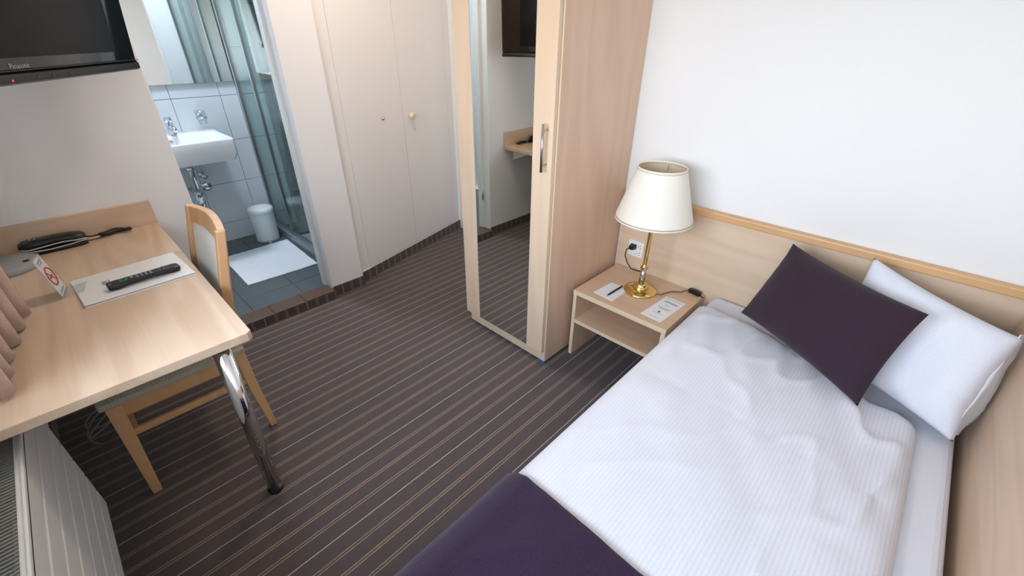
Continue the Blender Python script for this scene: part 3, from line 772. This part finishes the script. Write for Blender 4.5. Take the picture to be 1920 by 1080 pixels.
keys([(.150 + .011 * i, -.013 + .009 * j) for i in range(3) for j in range(4) if (i + j) % 3], 'grey_keys', plain('grey_key', (104, 106, 110), .5), .0024)
keys([(.010, -.008)], 'orange_key', plain('orange_key', (214, 90, 50), .5)); keys([(.070, .004)], 'yellow_key', plain('yellow_key', (230, 210, 150), .5))
keys([(.163, -.004)], 'red_key', plain('red_key', (220, 40, 70), .5), .0036)
MB().tube([(.046 + .010 * math.cos(a / 12 * math.pi), .010 * math.sin(a / 12 * math.pi), .0215) for a in range(25)], .0016, 6, False).build('green_ring_key', plain('green_key', (60, 150, 100), .5), rc)
# telephone
ph = thing('telephone', 'slim black desk telephone lying by the backboard', 'telephone', (-2.416, -.13, DZ))
def loft(secs, axis_y=True):
    vs = []
    for (y, xc, hw, z0, z1) in secs:
        vs += [(xc - hw, y, z0), (xc + hw, y, z0), (xc + hw, y, z0 + (z1 - z0) * .7), (xc + hw * .6, y, z1), (xc - hw * .6, y, z1), (xc - hw, y, z0 + (z1 - z0) * .7)]
    return MB().add(vs, [tuple(range(6))[::-1], tuple(len(vs) - 6 + k for k in range(6))] + [(6*i+k, 6*i+(k+1)%6, 6*i+6+(k+1)%6, 6*i+6+k) for i in range(len(secs)-1) for k in range(6)], True)
loft([(-.215, -2.431, .030, DZ + .002, DZ + .016), (-.20, -2.431, .040, DZ, DZ + .018), (-.12, -2.431, .042, DZ, DZ + .020), (-.05, -2.431, .040, DZ, DZ + .018), (-.030, -2.431, .030, DZ + .002, DZ + .016)]).build('phone_base', BLACK, ph)
loft([(-.225, -2.421, .022, DZ + .030, DZ + .044), (-.21, -2.421, .031, DZ + .026, DZ + .052), (-.17, -2.421, .032, DZ + .028, DZ + .056), (-.12, -2.421, .028, DZ + .034, DZ + .056), (-.07, -2.421, .031, DZ + .026, DZ + .053), (-.040, -2.421, .030, DZ + .022, DZ + .047), (-.028, -2.421, .020, DZ + .024, DZ + .038)]).build('handset', BLACK, ph)
PGREY = plain('pale_grey_trim', (176, 176, 172), .4)
MB().tube([(-2.396, -.222, DZ + .030), (-2.387, -.20, DZ + .026), (-2.386, -.15, DZ + .030), (-2.386, -.10, DZ + .033), (-2.386, -.06, DZ + .029), (-2.394, -.028, DZ + .026)], .0028, 8).build('trim_strip', PGREY, ph)
MB().tube([(-2.396, -.222, DZ + .024), (-2.387, -.20, DZ + .018), (-2.385, -.14, DZ + .015), (-2.386, -.08, DZ + .018), (-2.394, -.028, DZ + .022)], .0028, 8).build('trim_strip', PGREY, ph)
q = MB()
for yy in (-.185, -.172): q.box(-2.426, -2.418, yy - .003, yy + .003, DZ + .0555, DZ + .0575)
q.build('keys', PGREY, ph)
hel = []
for i in range(361):
    t = i / 360; a = t * 2 * math.pi * 30
    cx_ = -2.441 + .008 * math.sin(t * 9); cy_ = .012 + .108 * t; rr = .0085 * (0.55 + .45 * math.sin(math.pi * min(1, t * 1.15)))
    hel.append((cx_ + rr * math.cos(a) * 1.3, cy_, DZ + .014 + rr * math.sin(a)))
MB().tube(hel, .0030, 6).build('coiled_cord', BLACK, ph)
MB().tube([(-2.426, -.03, DZ + .022), (-2.436, -.01, DZ + .016), (-2.441, .012, DZ + .014)], .003, 8).build('cord_end', BLACK, ph)
MB().tube([(-2.406, -.03, DZ + .010), (-2.416, .0, DZ + .006), (-2.436, .03, DZ + .006)], .0022, 8).build('cord_loop', BLACK, ph)
# desk lamp
BL_ = Vector((-2.312, -.274, DZ))
dl_ = thing('desk_lamp', 'grey desk lamp with round base and thin arm at the desk corner', 'lamp', BL_)
MB().lathe([(.0, 0), (.098, 0), (.100, .004), (.098, .020), (.085, .026), (.0, .028)], BL_, 48).build('base', GREYP, dl_)
MB().lathe([(.0, .024), (.0095, .024), (.0095, .029), (.006, .030), (0, .030)], BL_ + Vector((.035, .062, 0)), 16).build('switch', BLACK, dl_)
MB().tube([BL_ + Vector((-.05, -.012, .024)), BL_ + Vector((-.068, .05, .19)), BL_ + Vector((-.075, .115, .35)), BL_ + Vector((-.06, .08, .43)), BL_ + Vector((0, -.06, .50))], .0042, 10).build('arm', plain('pale_lamp_arm', (206, 200, 188), .4), dl_)
MB().lathe([(.022, 0), (.045, .05), (.055, .10), (.0, .10)], BL_ + Vector((.03, -.10, .50)), 24, (.6, -.4, -.7)).build('lamp_head', GREYP, dl_)
# no-smoking sign in an acrylic stand
sg = thing('no_smoking_sign', 'small upright no-smoking sign in clear acrylic stand on the desk', 'sign', (-1.93, -.16, DZ))
sa, sb_ = Vector((-1.888, -.147, DZ + .004)), Vector((-1.972, -.132, DZ + .004)); su = Vector((-.002, -.020, .140))
snrm = (sb_ - sa).cross(su).normalized()
if snrm.y < 0: snrm = -snrm
def sp3(u, v, d): return sa.lerp(sb_, u) + su * v + snrm * d
def plate(mb, u0, u1, v0, v1, d0, d1): mb.hexa([sp3(u0,v0,d0), sp3(u1,v0,d0), sp3(u1,v0,d1), sp3(u0,v0,d1)], [sp3(u0,v1,d0), sp3(u1,v1,d0), sp3(u1,v1,d1), sp3(u0,v1,d1)]); return mb
plate(MB(), 0, 1, 0, 1, .0012, .0026).build('front_sheet', ACRYL, sg)
plate(MB(), 0, 1, 0, 1, -.0026, -.0012).build('back_sheet', ACRYL, sg)
MB().hexa([sp3(0,0,.0), sp3(1,0,.0), sp3(1,0,.055), sp3(0,0,.055)], [sp3(0,.012,.0), sp3(1,.012,.0), sp3(1,.012,.055), sp3(0,.012,.055)]).build('foot', ACRYL, sg)
insert = plate(MB(), .03, .97, .04, .97, -.0009, .0009).build('paper_insert', PAPER, sg)
rg = MB(); cc = (.5, .50)
def sp_c(r, a, d): return sa.lerp(sb_, .5 + r / .085 * math.cos(a)) + su * (.48 + r / .1414 * math.sin(a)) + snrm * d
rg.tube([sp_c(.030, a / 20 * math.pi, .0010) for a in range(41)], .0026, 6, False); rg.tube([sp_c(.030, R(135), .001), sp_c(.030, R(-45), .001)], .0024, 6)
rg.build('red_ring', RED, insert)
plate(MB(), .28, .70, .45, .50, .0006, .0012).build('cigarette_mark', BLACK, insert)
PBLUE = plain('pale_blue_ink', (90, 150, 190), .7)
for (a, b_, v0, v1) in ((.2, .8, .86, .895), (.28, .72, .80, .835), (.2, .8, .10, .13)):
    plate(MB(), a, b_, v0, v1, .0006, .0012).build('blue_line', PBLUE, insert)

# ------------------------------------------------------------------ curtain
m = MB(); NCU, NCV = 160, 24
def curt(u, v):
    s = u * 2 * math.pi * 5.2
    x = -1.842 + .46 * u + .010 * math.sin(2 * s)
    y = -.262 + .036 * math.cos(s) * (1 - .15 * v) - .045 * min(1, u * 1.6) + .004 * noise.noise(Vector((u * 8, v * 3, 1)))
    return (x, y, .728 + 1.60 * v)
m.grid(curt, NCU, NCV)
o = m.build('curtain', CURTAIN, None)
s_ = o.modifiers.new('Solidify', 'SOLIDIFY'); s_.thickness = .003
tag(o, 'dusty pink pleated curtain hanging down onto the desk', 'curtain')

# ------------------------------------------------------------------ radiator
rd = thing('radiator', 'white panel radiator with horizontal grooves under the window', 'radiator', (-.65, -.36, 0))
RX0, RX1 = -1.60, .30
strip = None
NS = 7; sh_ = .53 / NS
for k in range(NS):
    MB().box(RX0, RX1, -.318, -.300, .10 + sh_ * k + .002, .10 + sh_ * (k + 1) - .002).build('panel_strip', RADW, rd, bevel=.004, seg=2)
MB().box(RX0 + .004, RX1 - .004, -.325, -.310, .105, .622).build('front_plate', RADW, rd)
MB().box(RX0, RX1, -.410, -.395, .10, .63).build('back_plate', RADW, rd)
MB().box(RX0 - .001, RX0 + .006, -.395, -.325, .10, .615).build('end_plate', RADW, rd)
MB().box(RX1 - .006, RX1 + .001, -.395, -.325, .10, .615).build('end_plate', RADW, rd)
MB().box(RX0, RX1, -.306, -.300, .618, .634).build('top_edge', RADW, rd, bevel=.002)
g = MB(); x = RX0 + .01
while x < RX1 - .01:
    g.box(x, x + .005, -.394, -.307, .612, .626); x += .0105
g.build('top_grille', RADG, rd, kind='stuff')
MB().box(RX0 + .006, RX1 - .006, -.394, -.326, .55, .60).build('inner_fins', DARK, rd)
MB().tube([(RX0 + .05, -.36, .10), (RX0 + .05, -.36, .0)], .009, 10).build('pipe', RADW, rd)
MB().tube([(RX1 - .05, -.36, .10), (RX1 - .05, -.36, .0)], .009, 10).build('pipe', RADW, rd)
# cables on the floor behind the chair
pts = []
for i in range(90):
    t = i / 89; pts.append((-2.25 + .10 * math.sin(t * 14) + .12 * t, -.27 + .05 * math.cos(t * 17), .006 + .035 * abs(math.sin(t * 9))))
o = MB().tube(pts, .0035, 6).build('power_cable', plain('grey_cable', (120, 118, 112), .5))
tag(o, 'tangled grey cable on the carpet under the desk', 'cable')

# ------------------------------------------------------------------ television
TVA = math.atan2(.5657, -.8246)
tv = thing('television', 'black flat-screen television on a swivel arm above the desk', 'television', (-2.372, .355, 1.351), TVA, R(6), True)
TW, TH = .90, .56
MB().box(-TW, 0, .004, .050, .034, TH).build('bezel', BLACKG, tv, bevel=.004)
MB().box(-TW + .06, -.124, .000, .006, .067, TH - .05).build('screen', SCREEN, tv)
m = MB(); prof_ = [(.050, .0), (.004, .002), (-.006, .008), (-.004, .026), (.006, .036), (.050, .036)]
m.add([(-TW, y, z) for y, z in prof_] + [(0, y, z) for y, z in prof_], [tuple(range(6)), tuple(range(6, 12))[::-1]] + [(i, (i+1) % 6, 6 + (i+1) % 6, 6 + i) for i in range(6)])
m.build('speaker_bar', plain('black_satin', (16, 16, 17), .3), tv, bevel=.004)
MB().box(-TW, 0, -.0048, .004, .0355, .0375).build('trim_line', plain('dark_bronze_trim', (60, 54, 50), .3, .5), tv)
MB().lathe([(.0022, 0), (.0022, .0012), (0, .0012)], (-.647, -.006, .0148), 10, (0, -1, 0)).build('standby_light', plain('red_led', (255, 30, 50), .4, emit=((255, 30, 60), 3.0)), tv)
q = MB()
for xx in (-.55, -.49, -.412): q.lathe([(.003, 0), (.003, .001), (0, .001)], (xx, -.0058, .018), 10, (0, -1, 0))
q.build('touch_marks', plain('grey_mark', (70, 70, 72), .5), tv, kind='stuff')
txc = bpy.data.curves.new('logo_text', 'FONT'); txc.body = 'Panasonic'; txc.size = .0185; txc.extrude = .0004; txc.align_x = 'LEFT'
txo = bpy.data.objects.new('logo_text', txc); COL.objects.link(txo)
bpy.context.view_layer.update()
lme = bpy.data.meshes.new_from_object(txo.evaluated_get(bpy.context.evaluated_depsgraph_get()))
bpy.data.objects.remove(txo); lme.materials.clear(); lme.materials.append(plain('logo_grey', (150, 152, 158), .4))
lo = bpy.data.objects.new('logo_lettering', lme); COL.objects.link(lo); lo.parent = tv
lo.location = (-.627, .0030, .0405); lo.rotation_euler = (R(90), 0, 0)
MB().box(-TW * .72, -TW * .28, .05, .085, .12, .34).build('back_housing', BLACK, tv, bevel=.01)
MB().tube([(-TW * .5, .085, .23), (-TW * .42, .13, .23), (-.20, .12, .23), (-.12, .10, .23)], .016, 10).build('swivel_arm', BLACK, tv)

# ------------------------------------------------------------------ bathroom things
ba = thing('washbasin', 'white wall-hung washbasin with chrome tap in the bathroom', 'washbasin', (-3.56, .60, .74))
X0, X1, Y0, Y1, ZT = BX + .006, -3.312, .345, .852, .89
def rr(x0, x1, y0, y1, r, z, n=6):
    out = []
    for (cx_, cy_, a0) in ((x1 - r, y1 - r, 0), (x0 + r, y1 - r, 90), (x0 + r, y0 + r, 180), (x1 - r, y0 + r, 270)):
        for k in range(n + 1):
            a = R(a0 + 90 * k / n); out.append((cx_ + r * math.cos(a), cy_ + r * math.sin(a), z))
    return out
rings = [rr(X0, X1 - .14, Y0 + .08, Y1 - .08, .05, .742), rr(X0, X1 - .025, Y0 + .012, Y1 - .012, .035, .752), rr(X0, X1, Y0, Y1, .022, .80), rr(X0, X1, Y0, Y1, .022, ZT - .004), rr(X0 + .003, X1 - .004, Y0 + .004, Y1 - .004, .02, ZT),
         rr(X0 + .15, X1 - .022, Y0 + .025, Y1 - .025, .03, ZT), rr(X0 + .155, X1 - .030, Y0 + .034, Y1 - .034, .04, ZT - .012), rr(X0 + .175, X1 - .06, Y0 + .07, Y1 - .07, .06, ZT - .095), rr(X0 + .21, X1 - .12, Y0 + .14, Y1 - .14, .05, ZT - .105)]
k_ = len(rings[0]); m = MB(); vs = [p for r_ in rings for p in r_]
m.add(vs, [(i*k_+j, i*k_+(j+1) % k_, (i+1)*k_+(j+1) % k_, (i+1)*k_+j) for i in range(len(rings)-1) for j in range(k_)] + [tuple(range(k_))[::-1], tuple((len(rings)-1)*k_ + j for j in range(k_))], True)
bo = m.build('basin', CERAMIC, ba); es = bo.modifiers.new('Bevel', 'BEVEL'); es.width = .003; es.segments = 2; es.limit_method = 'ANGLE'; es.angle_limit = R(35)
MB().lathe([(.011, 0), (.011, .003), (.007, .003), (.007, .001), (0, .001)], (X0 + .162, .565, ZT - .030), 18, (1, 0, .12)).build('overflow_ring', STEEL, bo)
ta = MB(); tx, ty = X0 + .085, .60
ta.lathe([(.028, 0), (.026, .008), (.021, .012), (.021, .075), (.0, .08)], (tx, ty, ZT), 24)
ta.tube([(tx + .01, ty, ZT + .045), (tx + .06, ty, ZT + .055), (tx + .115, ty, ZT + .050), (tx + .120, ty, ZT + .030)], [.017, .015, .013, .011], 14)
tap = ta.build('tap', CHROME, ba)
lv = MB(); lv.lathe([(.022, 0), (.023, .02), (.018, .03), (0, .032)], (tx, ty, ZT + .078), 22); lv.hexa([(tx, ty - .012, ZT + .100), (tx, ty + .012, ZT + .100), (tx + .085, ty + .008, ZT + .115), (tx + .085, ty - .008, ZT + .115)], [(tx, ty - .012, ZT + .112), (tx, ty + .012, ZT + .112), (tx + .085, ty + .008, ZT + .122), (tx + .085, ty - .008, ZT + .122)])
lv.build('tap_lever', CHROME, tap)
si = MB(); sx, sy = -3.56, .60
si.lathe([(.038, 0), (.038, -.012), (.020, -.02), (.016, -.05), (.016, -.26), (.0, -.26)], (sx, sy, .742), 20)
si.tube([(sx, sy, .50), (sx, sy, .44), (sx - .02, sy, .41), (sx - .06, sy, .41), (sx - .08, sy, .44), (sx - .08, sy, .47), (sx - .12, sy, .50), (BX + .01, sy, .50)], .017, 12)
for z in (.69, .52, .455): si.lathe([(.022, -.012), (.024, -.006), (.024, .006), (.022, .012)], (sx, sy, z), 18)
si.build('drain_trap', CHROME, ba)
for yy in (.50, .70):
    av = MB(); av.lathe([(.027, 0), (.026, .006), (.012, .010), (.012, .04), (.019, .043), (.019, .062), (.0, .064)], (BX + .006, yy, .585), 20, (1, 0, 0))
    av.tube([(BX + .04, yy, .60), (BX + .045, yy, .66), (BX + .07, yy + (.6 - yy) * .4, .74)], .006, 8)
    av.build('stop_valve', CHROME, ba)
MB().lathe([(.036, 0), (.034, .008), (.02, .014), (.0, .014)], (BX + .006, .70, .50), 22, (1, 0, 0)).build('pipe_rosette', CHROME, ba)
cu_ = thing('tumbler_holder', 'chrome tumbler holder with clear glass on the tiled wall', 'tumbler holder', (BX + .05, .80, .96))
ch_ = MB(); ch_.lathe([(.022, 0), (.020, .010), (.0, .012)], (BX + .006, .80, .975), 18, (1, 0, 0)); ch_.tube([(BX + .012, .80, .975), (BX + .035, .80, .972)], .006, 8)
ch_.tube([(BX + .065 + .034 * math.cos(a / 12 * math.pi), .80 + .034 * math.sin(a / 12 * math.pi), .972) for a in range(25)], .0045, 8, False)
ch_.build('ring_bracket', CHROME, cu_)
gm = MB().lathe([(.0, 0), (.026, 0), (.033, .09), (.031, .09), (.025, .006), (.0, .006)], (BX + .065, .80, .930), 28); gm.build('glass', ACRYL, cu_)
mi = thing('bathroom_mirror', 'large frameless mirror above the washbasin', 'mirror', (BX + .02, .72, 1.18))
MB().box(BX + .006, BX + .022, .10, 1.072, 1.183, 2.0).build('mirror_back', plain('mirror_edge', (150, 170, 165), .3), mi)
MB().box(BX + .022, BX + .024, .101, 1.071, 1.184, 1.999).build('mirror_face', MIRROR, mi)

ss = thing('shower_screen', 'framed clear glass shower screen beside the washbasin', 'shower screen', (-3.2, SHY, BZ))
kb = MB().box(BX + .006, TVX - .125, SHY - .030, SHY + .03, BZ, .118).build('kerb', KERB, ss, bevel=.004)
MB().box(BX + .006, TVX - .125, SHY - .012, SHY + .012, .118, .140).build('bottom_track', ALU, ss, bevel=.002)
for x in (BX + .008, -3.435, TVX - .16):
    wdt = .028 if x < -3.7 else .016
    MB().box(x, x + wdt, SHY - .012, SHY + .012, .14, 2.0).build('upright_profile', ALU, ss, bevel=.002)
MB().box(BX + .04, BX + .047, SHY - .012, SHY + .012, .14, 2.0).build('upright_profile', ALU, ss, bevel=.002)
MB().box(BX + .048, -3.436, SHY - .004, SHY + .003, .14, 2.0).build('glass_pane', GLASS_SH, ss)
MB().box(-3.418, TVX - .161, SHY - .004, SHY + .003, .14, 2.0).build('glass_pane', GLASS_SH, ss)
MB().box(BX + .006, TVX - .125, SHY - .012, SHY + .012, 2.0, 2.03).build('top_rail', ALU, ss)

bn = thing('pedal_bin', 'small white pedal bin on the bathroom floor by the shower', 'bin', (-3.61, .955, BZ))
c = (-3.61, .955, BZ + .003)
MB().lathe([(.080, 0), (.082, .004), (.087, .225), (.087, .228), (.0, .228)], c, 40).build('body', BINW, bn)
MB().lathe([(.089, .229), (.091, .234), (.090, .258), (.082, .266), (.05, .271), (.0, .272)], c, 40).build('lid', BINW, bn)
MB().lathe([(.084, .0), (.084, .012), (.08, .012)], c, 40).build('base_ring', GREYP, bn)
MB().hexa([(-3.535, .915, BZ + .010), (-3.535, .945, BZ + .010), (-3.495, .940, BZ + .008), (-3.495, .918, BZ + .008)], [(-3.535, .915, BZ + .018), (-3.535, .945, BZ + .018), (-3.495, .940, BZ + .016), (-3.495, .918, BZ + .016)]).build('pedal', STEEL, bn, bevel=.002)

m = MB(); mc = [Vector((-3.47, .585, 0)), Vector((-2.925, .572, 0)), Vector((-2.905, 1.030, 0)), Vector((-3.49, 1.052, 0))]
def matf(u, v):
    p = (mc[0] * (1-u) + mc[1] * u) * (1-v) + (mc[3] * (1-u) + mc[2] * u) * v
    z = BZ + .009 + .005 * max(0, noise.noise(Vector((u * 4, v * 4, 3)))) + .004 * max(0, noise.noise(Vector((u * 11, v * 9, 6))))
    for uu in (.10, .12, .14, .86, .88, .90): z -= .0025 * math.exp(-((u - uu) / .005) ** 2)
    for vv in (.09, .91): z -= .0015 * math.exp(-((v - vv) / .008) ** 2)
    return (p.x, p.y, z)
m.grid(matf, 90, 60)
o = m.build('bath_mat', TOWEL); s_ = o.modifiers.new('Solidify', 'SOLIDIFY'); s_.thickness = .006; s_.offset = -1
tag(o, 'white towelling bath mat on the grey bathroom floor', 'mat')

# ceiling lamps (out of frame): warm room lamp and lamp added to brighten the bathroom
def ceiling_lamp(name, label, x, y, power, col):
    t = thing(name, label, 'lamp', (x, y, H))
    MB().lathe([(.0, 0), (.16, 0), (.16, -.012), (.0, -.012)], (x, y, H), 32).build('mount', WPLAST, t)
    MB().lathe([(.15, -.012), (.145, -.05), (.10, -.075), (.0, -.08)], (x, y, H), 32).build('opal_dome', plain(name + '_opal', (250, 246, 238), .4, emit=(col, power)), t)
ceiling_lamp('ceiling_lamp', 'round opal lamp on the room ceiling', -1.95, 1.22, 54.0, (255, 231, 210))
ceiling_lamp('bathroom_fill_lamp', 'unseen opal fill lamp added on the bathroom ceiling', -3.2, .70, 105.0, (228, 240, 255))
